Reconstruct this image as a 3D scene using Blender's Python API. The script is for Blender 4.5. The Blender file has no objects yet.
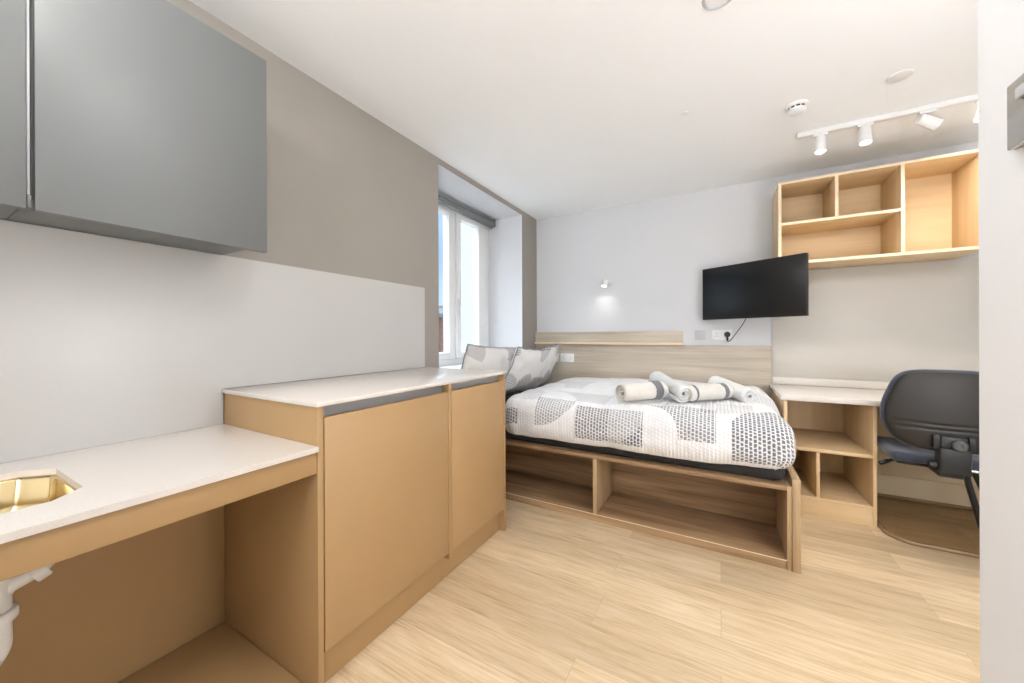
import bpy, bmesh, math, random
from mathutils import Vector, Matrix, noise
random.seed(4)
S = bpy.context.scene
COL = S.collection
PI = math.pi

# ------------------------------------------------------------------ camera
F, YAW, ROLL, CY = 365.7, .5175, -.0033, 336.3
cam_d = bpy.data.cameras.new('camera'); cam = bpy.data.objects.new('camera', cam_d); COL.objects.link(cam)
right = Vector((math.cos(YAW), math.sin(YAW), 0)); fwd = Vector((-math.sin(YAW), math.cos(YAW), 0)); up = right.cross(fwd)
r2 = right*math.cos(ROLL) + up*math.sin(ROLL); u2 = -right*math.sin(ROLL) + up*math.cos(ROLL)
M = Matrix((r2, u2, -fwd)).transposed().to_4x4(); M.translation = Vector((0, 0, 1.15))
cam.matrix_world = M
cam_d.sensor_width = 36; cam_d.lens = F/1024*36; cam_d.shift_y = (CY-341.5)/1024; cam_d.clip_start = .02
S.camera = cam
S.view_settings.view_transform = 'Standard'; S.view_settings.look = 'None'
S.view_settings.gamma = 1; S.view_settings.use_curve_mapping = False
S.view_settings.exposure = 0.70

# ------------------------------------------------------------------ materials
def lin(c):
    out = []
    for v in c:
        v = v/255
        out.append(v/12.92 if v <= .04045 else ((v+.055)/1.055)**2.4)
    return (*out, 1)
class NT:
    def __init__(s, name):
        s.m = bpy.data.materials.new(name); s.m.use_nodes = True; s.t = s.m.node_tree; s.n = s.t.nodes
        s.b = s.n['Principled BSDF']
    def add(s, kind, **kw):
        n = s.n.new(kind)
        for k, v in kw.items(): setattr(n, k, v)
        return n
    def link(s, a, b): s.t.links.new(a, b)
    def math(s, op, a, b=None, c=None, clamp=False):
        n = s.n.new('ShaderNodeMath'); n.operation = op; n.use_clamp = clamp
        for i, v in enumerate((a, b, c)):
            if v is None: continue
            if isinstance(v, (int, float)): n.inputs[i].default_value = v
            else: s.link(v, n.inputs[i])
        return n.outputs[0]
    def mix(s, fac, a, b):
        n = s.n.new('ShaderNodeMix'); n.data_type = 'RGBA'
        for i, v in ((0, fac), (6, a), (7, b)):
            if isinstance(v, (int, float, tuple)): n.inputs[i].default_value = v
            else: s.link(v, n.inputs[i])
        return n.outputs[2]
    def coords(s, scale=(1, 1, 1), kind='Object', rot=(0, 0, 0)):
        tc = s.add('ShaderNodeTexCoord'); mp = s.add('ShaderNodeMapping')
        mp.inputs['Scale'].default_value = scale; mp.inputs['Rotation'].default_value = rot
        s.link(tc.outputs[kind], mp.inputs[0]); return mp.outputs[0]
    def noise(s, vec, scale=5, detail=4, rough=.5, dist=0):
        n = s.add('ShaderNodeTexNoise'); n.inputs['Scale'].default_value = scale
        n.inputs['Detail'].default_value = detail; n.inputs['Roughness'].default_value = rough
        n.inputs['Distortion'].default_value = dist
        s.link(vec, n.inputs['Vector']); return n.outputs[0]
    def ramp(s, fac, stops):
        n = s.add('ShaderNodeValToRGB'); e = n.color_ramp.elements
        while len(e) < len(stops): e.new(.5)
        for i, (p, c) in enumerate(stops): e[i].position = p; e[i].color = c
        s.link(fac, n.inputs[0]); return n.outputs[0]
    def bump(s, h, strength=.2, dist=.002):
        n = s.add('ShaderNodeBump'); n.inputs['Strength'].default_value = strength
        n.inputs['Distance'].default_value = dist; s.link(h, n.inputs['Height'])
        s.link(n.outputs[0], s.b.inputs['Normal'])
    def set(s, **kw):
        for k, v in kw.items():
            s.b.inputs[k.replace('_', ' ')].default_value = v
        return s
def paint(name, c, rough=.6, var=.03, scale=3, bump=.05):
    t = NT(name); v = t.coords()
    n = t.noise(v, scale, 5)
    c = lin(c); a = tuple(x*(1-var) for x in c[:3])+(1,); b = tuple(min(1, x*(1+var)) for x in c[:3])+(1,)
    t.link(t.ramp(n, [(.3, a), (.7, b)]), t.b.inputs['Base Color'])
    t.set(Roughness=rough)
    if bump: t.bump(t.noise(v, 350, 3), bump, .0006)
    return t.m
def plastic(name, c, rough=.35, metal=0):
    t = NT(name); v = t.coords()
    n = t.noise(v, 60, 3)
    c = lin(c); t.link(t.ramp(n, [(.2, tuple(x*.97 for x in c[:3])+(1,)), (.8, c)]), t.b.inputs['Base Color'])
    t.set(Roughness=rough, Metallic=metal)
    return t.m
def wood(name, lo, hi, axis='X', rough=.45, knots=.5):
    """grain runs along the axis"""
    t = NT(name)
    sc = {'X': (.9, 14, 14), 'Y': (14, .9, 14), 'Z': (14, 14, .9)}[axis]
    sf = {'X': (3, 160, 160), 'Y': (160, 3, 160), 'Z': (160, 160, 3)}[axis]
    n1 = t.noise(t.coords(sc), 1.0, 5, .55, 1.2*knots)
    n2 = t.noise(t.coords(sf), 1.0, 3, .6)
    mix = t.math('ADD', t.math('MULTIPLY', n1, .75), t.math('MULTIPLY', n2, .25))
    mid = tuple((a+b)/2 for a, b in zip(lin(lo), lin(hi)))
    t.link(t.ramp(mix, [(.34, lin(lo)), (.5, mid), (.66, lin(hi))]), t.b.inputs['Base Color'])
    t.set(Roughness=rough); t.bump(n2, .12, .0006)
    return t.m
def floor_mat():
    t = NT('oak floor planks'); v = t.coords()
    def brick(c1, c2, mo):
        b = t.add('ShaderNodeTexBrick'); b.offset = .37; b.offset_frequency = 2
        b.inputs['Color1'].default_value = c1; b.inputs['Color2'].default_value = c2; b.inputs['Mortar'].default_value = mo
        b.inputs['Scale'].default_value = 1; b.inputs['Mortar Size'].default_value = .0012
        b.inputs['Mortar Smooth'].default_value = .1
        b.inputs['Brick Width'].default_value = 1.22; b.inputs['Row Height'].default_value = .178
        t.link(v, b.inputs['Vector']); return b
    b = brick((0, 0, 0, 1), (1, 1, 1, 1), (.5, .5, .5, 1))
    sep = t.add('ShaderNodeSeparateXYZ'); t.link(v, sep.inputs[0])
    off = t.add('ShaderNodeCombineXYZ')
    t.link(t.math('ADD', sep.outputs[0], t.math('MULTIPLY', b.outputs['Color'], 7.3)), off.inputs[0])
    t.link(t.math('ADD', sep.outputs[1], t.math('MULTIPLY', b.outputs['Color'], 3.1)), off.inputs[1])
    def st(s):
        mp = t.add('ShaderNodeMapping'); mp.inputs['Scale'].default_value = s; t.link(off.outputs[0], mp.inputs[0]); return mp.outputs[0]
    n1 = t.noise(st((1.6, 14, 1)), 1.6, 6, .65, .7)
    n2 = t.noise(st((5, 130, 1)), 1.0, 4, .65)
    f = t.math('ADD', t.math('MULTIPLY', n1, .55), t.math('MULTIPLY', n2, .45))
    base = t.ramp(f, [(.33, lin((192, 164, 128))), (.47, lin((222, 197, 160))), (.62, lin((236, 217, 188)))])
    tint = t.mix(b.outputs['Color'], (.76, .73, .69, 1), (1, 1, 1, 1))
    mm = t.add('ShaderNodeMix'); mm.data_type = 'RGBA'; mm.blend_type = 'MULTIPLY'; mm.inputs[0].default_value = 1
    t.link(base, mm.inputs[6]); t.link(tint, mm.inputs[7])
    t.link(t.mix(t.math('MULTIPLY', b.outputs['Fac'], .35), mm.outputs[2], lin((150, 115, 80))), t.b.inputs['Base Color'])
    t.set(Roughness=.38); t.bump(n2, .1, .0005)
    return t.m
def speckle(name, c, dark, rough=.2):
    t = NT(name); v = t.coords()
    vo = t.add('ShaderNodeTexVoronoi'); vo.inputs['Scale'].default_value = 260; t.link(v, vo.inputs['Vector'])
    n = t.noise(v, 90, 4, .7)
    spot = t.math('MULTIPLY', t.math('LESS_THAN', vo.outputs['Distance'], .22), t.math('GREATER_THAN', n, .53))
    t.link(t.mix(t.math('MULTIPLY', spot, .5), t.ramp(n, [(.3, tuple(x*.96 for x in lin(c)[:3])+(1,)), (.7, lin(c))]), lin(dark)), t.b.inputs['Base Color'])
    t.set(Roughness=rough); return t.m
def emis(name, c, s):
    t = NT(name); t.set(Base_Color=c, Emission_Color=c, Emission_Strength=s); return t.m

M_CEIL = paint('white ceiling paint', (249, 250, 251), .9, .006)
M_WHITE = paint('white wall paint', (218, 219, 222), .85, .008)
M_TAUPE = paint('taupe grey wall paint', (155, 149, 142), .85, .02)
M_FLOOR = floor_mat()
M_NEARW = paint('bright white wall paint', (246, 247, 250), .85, .006)
M_TAN = paint('tan laminate', (175, 142, 99), .5, .015, 8, .04)
M_TAND = paint('tan door laminate', (177, 144, 102), .45, .015, 8, .04)
M_GREYD = paint('grey satin door', (104, 106, 106), .42, .012, 5, .03)
M_ALU = plastic('brushed grey rail', (170, 170, 172), .4, .35)
M_TOP = speckle('speckled pale worktop', (222, 215, 208), (166, 156, 146), .2)
M_DESKTOP = speckle('marbled pale desk top', (226, 219, 212), (190, 180, 172), .25)
M_SPLASH = paint('pale gloss splashback', (191, 189, 187), .3, .01, 2, 0)
M_OAK = wood('washed oak along x', (112, 82, 54), (184, 152, 116), 'X')
M_HEAD = wood('pale grey oak along x', (168, 155, 138), (208, 196, 180), 'X')
M_OAKY = wood('washed oak along y', (160, 132, 104), (198, 172, 144), 'Y')
M_OAKZ = wood('washed oak upright', (156, 128, 94), (192, 164, 128), 'Z')
M_BIRCH = wood('light oak laminate along x', (214, 184, 140), (230, 204, 164), 'X', .5, .2)
M_BIRCHZ = wood('light oak laminate upright', (214, 184, 140), (230, 204, 164), 'Z', .5, .2)
M_CREAM = paint('cream laminate', (222, 204, 172), .5, .01, 4, .03)
M_EDGE = wood('pale oak edging', (232, 208, 174), (242, 222, 192), 'X', .45, .2)
M_PLATE = plastic('white plastic', (236, 236, 236), .3)
M_GREYP = plastic('pale grey plastic', (200, 200, 202), .4)
M_BLACK = plastic('black plastic', (22, 22, 24), .35)
M_SCREEN = plastic('glossy black screen', (8, 9, 11), .28)
M_STEEL = plastic('polished steel', (205, 200, 192), .2, 1)
M_SINK = plastic('warm polished steel bowl', (214, 192, 146), .16, 1)
M_UPVC = plastic('white window frame', (238, 238, 238), .35)
M_DARKF = paint('charcoal mattress fabric', (44, 44, 47), .9, .15, 40, .5)
M_LAMP = emis('lit lamp lens', (1, .97, .92, 1), 8)

def fabric(name, c, c2, rough=.95, sc=220):
    t = NT(name); v = t.coords(); n = t.noise(v, sc, 3, .7); n2 = t.noise(v, 9, 4)
    t.link(t.ramp(t.math('ADD', t.math('MULTIPLY', n, .5), t.math('MULTIPLY', n2, .5)), [(.35, lin(c2)), (.65, lin(c))]), t.b.inputs['Base Color'])
    t.set(Roughness=rough); t.b.inputs['Sheen Weight'].default_value = .3
    t.bump(n, .6, .002); return t.m
M_TOWEL = fabric('pale grey terry', (226, 226, 224), (196, 198, 200))
M_TOWELW = fabric('cream terry', (222, 219, 213), (200, 196, 191))
M_PIPE = fabric('grey piping', (150, 152, 158), (112, 114, 122))
M_STRIPE = fabric('dark grey towel stripe', (120, 122, 128), (96, 98, 104))

def duvet_mat():
    t = NT('seersucker duvet print'); uv = t.add('ShaderNodeUVMap'); uv.uv_map = 'UVMap'
    sep = t.add('ShaderNodeSeparateXYZ'); t.link(uv.outputs[0], sep.inputs[0]); U, V = sep.outputs[0], sep.outputs[1]
    m = t.math
    def between(x, a, b): return m('MULTIPLY', m('GREATER_THAN', x, a), m('LESS_THAN', x, b))
    def rect(a, b, c, d): return m('MULTIPLY', between(U, a, b), between(V, c, d))
    def circ(cu, cv, r):
        du = m('SUBTRACT', U, cu); dv = m('SUBTRACT', V, cv)
        return m('LESS_THAN', m('ADD', m('MULTIPLY', du, du), m('MULTIPLY', dv, dv)), r*r)
    def half(a, b, c):      # a*U + b*V > c
        return m('GREATER_THAN', m('ADD', m('MULTIPLY', U, a), m('MULTIPLY', V, b)), c)
    def AND(*x):
        r = x[0]
        for y in x[1:]: r = m('MULTIPLY', r, y)
        return r
    def NOT(x): return m('SUBTRACT', 1, x)
    patches = [
        (rect(-1.50, -1.19, .09, .2), .85),
        (AND(rect(-1.30, -1.05, .30, .62), circ(-1.30, .34, .27)), .35),
        (AND(rect(-1.06, -.80, .10, .34), circ(-1.06, .36, .26)), .6),
        (AND(rect(-1.03, -.62, .34, .60), NOT(circ(-1.03, .34, .22))), .38),
        (rect(-.79, -.585, .045, .285), .82), (rect(-.585, -.385, .045, .285), .58),
        (AND(rect(-.585, -.385, .045, .285), half(1, -1.0, -.56)), .35),
        (AND(rect(-.5, -.02, .12, .42), NOT(circ(-.50, .12, .30)), half(-.95, 1, .1)), .75),
        (AND(rect(-.10, .16, .36, .62), half(-1, 1, .25)), .35),
        (AND(rect(.05, .5, .03, .55), NOT(circ(.40, .62, .20)), circ(.37, .16, .34)), .88),
        (AND(rect(-1.35, -.9, .75, 1.15), NOT(circ(-1.35, .75, .30))), .3),
        (AND(rect(-.75, -.3, .75, 1.1), circ(-.30, .75, .33)), .3),
        (AND(rect(-.1, .3, .75, 1.05), half(1, 1, .95)), .3),
    ]
    acc = None
    for p, s in patches:
        q = m('MULTIPLY', p, s); acc = q if acc is None else m('ADD', acc, q)
    acc = m('MINIMUM', acc, 1)
    # woven dashes: columns across, dashes down
    wob = t.noise(uv.outputs[0], 40, 2)
    col = m('SINE', m('MULTIPLY', m('ADD', U, m('MULTIPLY', wob, .006)), 2*PI/.0185))
    row = m('SINE', m('ADD', m('MULTIPLY', m('ADD', V, m('MULTIPLY', wob, .02)), 2*PI/.022), m('MULTIPLY', m('FLOOR', m('ADD', m('DIVIDE', U, .0185), .25)), 2.1)))
    dash = m('MULTIPLY', m('GREATER_THAN', col, -.5), m('GREATER_THAN', row, -.66))
    ink = m('MULTIPLY', acc, m('ADD', m('MULTIPLY', dash, .85), .12), clamp=True)
    cn = t.noise(uv.outputs[0], 12, 3)
    white = t.ramp(cn, [(.3, lin((226, 226, 229))), (.7, lin((236, 236, 238)))])
    t.link(t.mix(ink, white, lin((62, 65, 78))), t.b.inputs['Base Color'])
    t.set(Roughness=.92); t.b.inputs['Sheen Weight'].default_value = .2
    h = m('ADD', m('MULTIPLY', col, .6), m('MULTIPLY', row, .25))
    t.bump(h, .55, .003); return t.m
M_DUVET = duvet_mat()
def pillow_mat():
    t = NT('leaf print pillow cotton'); v = t.coords()
    vo = t.add('ShaderNodeTexVoronoi'); vo.inputs['Scale'].default_value = 4.6; t.link(v, vo.inputs['Vector'])
    sp = t.add('ShaderNodeSeparateXYZ'); t.link(vo.outputs['Color'], sp.inputs[0])
    w = t.add('ShaderNodeTexWave'); w.inputs['Scale'].default_value = 34; w.inputs['Distortion'].default_value = 2.5; w.bands_direction = 'DIAGONAL'; t.link(v, w.inputs['Vector'])
    cell = t.math('GREATER_THAN', sp.outputs[0], .38)
    body = t.math('MULTIPLY', cell, t.math('LESS_THAN', vo.outputs['Distance'], .55))
    ink = t.math('MULTIPLY', body, t.math('ADD', t.math('MULTIPLY', t.math('GREATER_THAN', w.outputs['Fac'],   .45), .5), .12))
    t.link(t.mix(ink, lin((226, 225, 224)), lin((105, 108, 116))), t.b.inputs['Base Color'])
    t.set(Roughness=.9); t.bump(t.noise(v, 60, 3), .4, .002); return t.m
M_PILLOW = pillow_mat()
def glass_mat():
    t = NT('window glass'); t.n.remove(t.b)
    g = t.add('ShaderNodeBsdfGlossy'); g.inputs['Roughness'].default_value = .02
    tr = t.add('ShaderNodeBsdfTransparent'); tr.inputs[0].default_value = (.93, .96, .97, 1)
    mx = t.add('ShaderNodeMixShader'); mx.inputs[0].default_value = .05; t.link(tr.outputs[0], mx.inputs[1]); t.link(g.outputs[0], mx.inputs[2])
    t.link(mx.outputs[0], t.n['Material Output'].inputs[0]); return t.m
M_GLASS = glass_mat()
def mat_mat():
    t = NT('smoky clear floor mat'); t.n.remove(t.b)
    g = t.add('ShaderNodeBsdfGlossy'); g.inputs['Roughness'].default_value = .12
    tr = t.add('ShaderNodeBsdfTransparent')
    v = t.coords(); t.link(t.ramp(t.noise(v, 3, 2), [(.3, (.88, .83, .76, 1)), (.7, (.93, .88, .81, 1))]), tr.inputs[0])
    mx = t.add('ShaderNodeMixShader'); mx.inputs[0].default_value = .10; t.link(tr.outputs[0], mx.inputs[1]); t.link(g.outputs[0], mx.inputs[2])
    t.link(mx.outputs[0], t.n['Material Output'].inputs[0]); return t.m
M_MAT = mat_mat()
M_MATRIM = plastic('brown mat rim', (150, 124, 94), .22)

# ------------------------------------------------------------------ mesh helpers
def box(bm, x0, x1, y0, y1, z0, z1, bev=0, seg=2):
    vs = [bm.verts.new((x, y, z)) for x in (x0, x1) for y in (y0, y1) for z in (z0, z1)]
    idx = ((0, 1, 3, 2), (4, 6, 7, 5), (0, 4, 5, 1), (2, 3, 7, 6), (0, 2, 6, 4), (1, 5, 7, 3))
    fs = [bm.faces.new([vs[i] for i in f]) for f in idx]
    if bev:
        es = {e for f in fs for e in f.edges}
        bmesh.ops.bevel(bm, geom=list(es), offset=bev, segments=seg, affect='EDGES', profile=.5)
    return fs
def prism(bm, pts, a0, a1, axis='Z', bev=0):
    """extrude polygon pts (two coords) along an axis"""
    def P(p, a):
        return {'Z': (p[0], p[1], a), 'Y': (p[0], a, p[1]), 'X': (a, p[0], p[1])}[axis]
    v0 = [bm.verts.new(P(p, a0)) for p in pts]; v1 = [bm.verts.new(P(p, a1)) for p in pts]
    n = len(pts); fs = [bm.faces.new(v0), bm.faces.new(v1)]
    for i in range(n): fs.append(bm.faces.new((v0[i], v0[(i+1) % n], v1[(i+1) % n], v1[i])))
    bmesh.ops.recalc_face_normals(bm, faces=fs)
    if bev:
        es = list({e for f in fs[:2] for e in f.edges})
        bmesh.ops.bevel(bm, geom=es, offset=bev, segments=2, affect='EDGES')
    return fs
def frame_mat(d, ref=Vector((0, 0, 1))):
    d = Vector(d).normalized()
    if abs(d.dot(ref)) > .98: ref = Vector((1, 0, 0))
    a = d.cross(ref).normalized(); b = a.cross(d).normalized()
    return a, b
def tube(bm, pts, r, n=12, cap=True):
    pts = [Vector(p) for p in pts]; rs = r if isinstance(r, (list, tuple)) else [r]*len(pts)
    rings = []; ref = Vector((0, 0, 1))
    for i, p in enumerate(pts):
        d = (pts[min(i+1, len(pts)-1)]-pts[max(i-1, 0)]).normalized()
        if i == 0: a, b = frame_mat(d)
        else:
            a = (a - d*a.dot(d)).normalized(); b = d.cross(a)
        rings.append([bm.verts.new(p + (a*math.cos(2*PI*k/n)+b*math.sin(2*PI*k/n))*rs[i]) for k in range(n)])
    fs = []
    for i in range(len(rings)-1):
        for k in range(n): fs.append(bm.faces.new((rings[i][k], rings[i][(k+1) % n], rings[i+1][(k+1) % n], rings[i+1][k])))
    if cap: fs.append(bm.faces.new(rings[0])); fs.append(bm.faces.new(rings[-1]))
    bmesh.ops.recalc_face_normals(bm, faces=fs)
def lathe(bm, prof, c=(0, 0, 0), d=(0, 0, 1), n=28, cap=True):
    """profile [(radius, along)] round the direction d"""
    d = Vector(d).normalized(); a, b = frame_mat(d); c = Vector(c); rings = []
    for r, h in prof:
        rings.append([bm.verts.new(c + d*h + (a*math.cos(2*PI*k/n)+b*math.sin(2*PI*k/n))*max(r, 1e-4)) for k in range(n)])
    fs = []
    for i in range(len(rings)-1):
        for k in range(n): fs.append(bm.faces.new((rings[i][k], rings[i][(k+1) % n], rings[i+1][(k+1) % n], rings[i+1][k])))
    if cap: fs.append(bm.faces.new(rings[0])); fs.append(bm.faces.new(rings[-1]))
    bmesh.ops.recalc_face_normals(bm, faces=fs)
def smooth_path(pts, n=8):
    pts = [Vector(p) for p in pts]; out = []
    for i in range(len(pts)-1):
        p0, p1, p2, p3 = pts[max(i-1, 0)], pts[i], pts[i+1], pts[min(i+2, len(pts)-1)]
        for k in range(n):
            t = k/n
            out.append(.5*((2*p1)+(p2-p0)*t+(2*p0-5*p1+4*p2-p3)*t*t+(3*p1-p0-3*p2+p3)*t**3))
    out.append(pts[-1]); return out
def obj(name, bm, mat, parent=None, smooth=False, label=None, loc=None):
    me = bpy.data.meshes.new(name); bm.to_mesh(me); bm.free()
    for m in (mat if isinstance(mat, (list, tuple)) else [mat]): me.materials.append(m)
    if smooth:
        for p in me.polygons: p.use_smooth = True
        if smooth != 'all': 
            try: me.set_sharp_from_angle(angle=math.radians(38))
            except Exception: pass
    o = bpy.data.objects.new(name, me); COL.objects.link(o)
    if parent is not None:
        o.parent = parent; o.matrix_parent_inverse = Matrix.Translation(-parent.location) if parent.type == 'EMPTY' and parent.parent is None else Matrix()
    if label: o['label'] = label
    return o
def bx(name, x0, x1, y0, y1, z0, z1, mat, parent=None, bev=.0012, label=None):
    bm = bmesh.new(); box(bm, x0, x1, y0, y1, z0, z1, bev); return obj(name, bm, mat, parent, True, label)
def thing(name, label, cat, loc=(0, 0, 0), group=None):
    o = bpy.data.objects.new(name, None); o.empty_display_size = .1; COL.objects.link(o); o.location = loc
    o['label'] = label; o['category'] = cat
    if group: o['group'] = group
    return o
def tag(o, label, cat, group=None, kind=None):
    o['label'] = label; o['category'] = cat
    if group: o['group'] = group
    if kind: o['kind'] = kind
    return o
def struct(o): o['kind'] = 'structure'; return o

# ------------------------------------------------------------------ the room
WX, WY, CZ = -1.737, 3.60, 2.42          # left wall, back wall, ceiling
RX, NY = 1.50, -1.30                     # right wall, wall behind
struct(bx('floor', WX-.6, RX+.1, NY-.1, WY+.1, -.12, 0, M_FLOOR, bev=0))
struct(bx('ceiling', WX-.0, RX+.1, NY-.1, WY+.1, CZ, CZ+.12, M_CEIL, bev=0))
struct(bx('wall_back', WX-.6, RX+.1, WY, WY+.12, 0, CZ, M_WHITE, bev=0))
struct(bx('wall_right', RX, RX+.1, .64, WY, 0, CZ, M_WHITE, bev=0))
struct(bx('wall_near_right', .25, RX+.1, NY, .612, 0, CZ, M_NEARW, bev=.002))
struct(bx('wall_behind', WX-.1, .25, NY-.1, NY, 0, CZ, M_WHITE, bev=0))
# left wall with the deep window recess: painted grey on the room face, white in the recess
RY0, RY1, RZ1, SILLZ, RD = 2.0, 3.262, 2.375, .87, .50
bm = bmesh.new()
for a in ((NY, RY0, 0, CZ), (RY0, RY1, 0, SILLZ), (RY0, RY1, RZ1, CZ), (RY1, WY, 0, CZ)):
    box(bm, WX-RD, WX, a[0], a[1], a[2], a[3])
for f in bm.faces:
    f.material_index = 0 if f.normal.x > .9 or (f.calc_center_median().x > WX-.001) else 1
wl = struct(obj('wall_left', bm, (M_TAUPE, M_WHITE)))
struct(bx('trim_1', WX-RD+.06, WX-.002, RY0, RY1, SILLZ, SILLZ+.02, M_UPVC, bev=.003))   # window board
struct(bx('baseboard_left', WX, WX+.014, 1.90, 2.2, 0, .12, M_WHITE, bev=.003))

# window
win = struct(bpy.data.objects.new('window_1', None)); COL.objects.link(win)
FXa, FXb = -2.20, -2.135
wz0, wz1 = SILLZ+.02, 2.368
wy0, wy1 = 2.02, 3.255
def ring(bm, x0, x1, y0, y1, z0, z1, w, wb=None):
    wb = wb or w
    box(bm, x0, x1, y0, y0+w, z0, z1, .003); box(bm, x0, x1, y1-w, y1, z0, z1, .003)
    box(bm, x0, x1, y0+w, y1-w, z0, z0+wb, .003); box(bm, x0, x1, y0+w, y1-w, z1-w, z1, .003)
bm = bmesh.new(); ring(bm, FXa, FXb, wy0, wy1, wz0, wz1, .055); box(bm, FXa, FXb, 2.635, 2.69, wz0+.055, wz1-.055, .003)
obj('window_frame', bm, M_UPVC, win, True)
for (a, b, ga, gb) in ((2.078, 2.632, 2.135, 2.582), (2.693, 3.197, 2.755, 3.05)):
    bm = bmesh.new(); x0, x1 = FXa+.012, FXb+.016
    za, zb = wz0+.058, wz1-.058
    box(bm, x0, x1, a, ga, za, zb, .004); box(bm, x0, x1, gb, b, za, zb, .004)
    box(bm, x0, x1, ga, gb, za, za+.06, .004); box(bm, x0, x1, ga, gb, zb-.055, zb, .004)
    s = obj('sash', bm, M_UPVC, win, True)
    bm = bmesh.new(); box(bm, FXa+.028, FXa+.034, ga, gb, za+.06, zb-.055)
    g = obj('pane', bm, M_GLASS, s)
bm = bmesh.new(); box(bm, FXb+.016, FXb+.03, 2.71, 2.735, 1.45, 1.50, .003); box(bm, FXb+.03, FXb+.042, 2.716, 2.729, 1.36, 1.49, .003)
obj('window_handle', bm, M_UPVC, win, True)
# roller blind cassette
bl = thing('roller_blind', 'grey roller blind rolled up tight at top of the window recess', 'blind', (-2.06, 2.6, 2.29))
bm = bmesh.new(); tube(bm, [(-2.065, 2.03, 2.325), (-2.065, 3.215, 2.325)], .033, 24)
obj('fabric_roll', bm, paint('grey blind cloth', (140, 142, 143), .85), bl, True)
bm = bmesh.new(); tube(bm, [(-2.062, 2.04, 2.275), (-2.062, 3.205, 2.275)], .010, 12)
obj('bottom_bar', bm, paint('blind bar', (150, 151, 152), .5), bl, True)
for y in (2.022, 3.226):
    bm = bmesh.new(); box(bm, -2.10, -2.03, y-.004, y+.004, 2.285, 2.372, .001); lathe(bm, [(.02, 0), (.02, .012)], (-2.065, y, 2.325), (0, -1 if y > 3 else 1, 0), 16)
    obj('bracket', bm, M_STEEL, bl, True)

# ------------------------------------------------------------------ kitchen
CF = -1.11
splash = bmesh.new(); box(splash, WX, WX+.008, NY+.01, .70, .8035, 1.478); box(splash, WX, WX+.008, .70, 1.850, .9445, 1.478)
tag(obj('splashback', splash, M_SPLASH), 'pale glossy splashback panel above both kitchen worktops', 'splashback')
cab = thing('base_cabinet', 'tall tan base cabinet with two flat handleless doors', 'cabinet', (-1.42, 1.28, 0))
bx('end_panel', WX+.01, CF, .702, .722, 0, .926, M_TAN, cab)
bx('end_panel', WX+.01, CF, 1.849, 1.868, 0, .926, M_TAN, cab)
bx('divider', WX+.03, CF, 1.347, 1.366, .10, .926, M_TAN, cab)
bx('plinth', CF-.052, CF-.034, .723, 1.848, 0, .125, M_TAN, cab)
bx('bottom_panel', WX+.03, CF-.025, .723, 1.848, .126, .144, M_TAN, cab)
bx('back_panel', WX+.012, WX+.024, .723, 1.848, .10, .926, M_TAN, cab)
for a, b in ((.726, 1.344), (1.370, 1.846)):
    bx('door', CF-.020, CF-.001, a, b, .130, .889, M_TAND, cab, .0015)
    bm = bmesh.new(); box(bm, CF-.045, CF-.040, a, b, .84, .926); box(bm, CF-.040, CF-.021, a, b, .84, .845); 
    obj('finger_rail', bm, M_ALU, cab, False, 'brushed grey recessed grip rail')
bm = bmesh.new(); box(bm, WX+.0005, CF+.008, .694, 1.876, .927, .943, .003)
tag(obj('worktop', bm, M_TOP, None, True), 'pale speckled worktop slab on top of the tall tan cabinet', 'worktop')

# low sink run
low = thing('sink_unit', 'low open tan sink unit with knee space below', 'cabinet', (-1.42, 0, 0))
bx('fascia', CF-.022, CF-.004, NY+.01, .701, .716, .786, M_TAN, low)
bx('back_panel', WX+.001, WX+.012, NY+.01, .701, .016, .786, M_TAN, low)
bx('base_panel', WX+.013, CF-.004, NY+.01, .701, 0, .016, M_TAN, low)
bx('support_rail', WX+.013, WX+.031, NY+.01, .701, .70, .786, M_TAN, low)
bm = bmesh.new()
hx0, hx1, hy0, hy1, ch = -1.59, -1.235, -.27, .245, .055
def octo(x0, x1, y0, y1, c, z): return [(x0+c, y0, z), (x1-c, y0, z), (x1, y0+c, z), (x1, y1-c, z), (x1-c, y1, z), (x0+c, y1, z), (x0, y1-c, z), (x0, y0+c, z)]
ox0, ox1, oy0, oy1 = WX+.009, CF+.008, NY+.01, .7005
def outer(z): return [(hx0+ch, oy0, z), (hx1-ch, oy0, z), (ox1, hy0+ch, z), (ox1, hy1-ch, z), (hx1-ch, oy1, z), (hx0+ch, oy1, z), (ox0, hy1-ch, z), (ox0, hy0+ch, z)]
corners = {1: (ox1, oy0), 3: (ox1, oy1), 5: (ox0, oy1), 7: (ox0, oy0)}
zt, zb = .803, .787
T = {}
for z in (zt, zb):
    T[z] = ([bm.verts.new(p) for p in outer(z)], [bm.verts.new(p) for p in octo(hx0, hx1, hy0, hy1, ch, z)], {k: bm.verts.new((*c, z)) for k, c in corners.items()})
    O, I, C = T[z]
    for i in range(8):
        j = (i+1) % 8
        poly = [O[i]] + ([C[i]] if i in C else []) + [O[j], I[j], I[i]]
        bm.faces.new(poly)
for i in range(8):
    j = (i+1) % 8
    bm.faces.new((T[zt][1][i], T[zt][1][j], T[zb][1][j], T[zb][1][i]))
    seq_t = [T[zt][0][i]] + ([T[zt][2][i]] if i in corners else []) + [T[zt][0][j]]
    seq_b = [T[zb][0][i]] + ([T[zb][2][i]] if i in corners else []) + [T[zb][0][j]]
    for k in range(len(seq_t)-1): bm.faces.new((seq_t[k], seq_t[k+1], seq_b[k+1], seq_b[k]))
bmesh.ops.recalc_face_normals(bm, faces=bm.faces[:])
tag(obj('worktop', bm, M_TOP), 'low pale speckled worktop slab with the sink cut into it', 'worktop')
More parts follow.
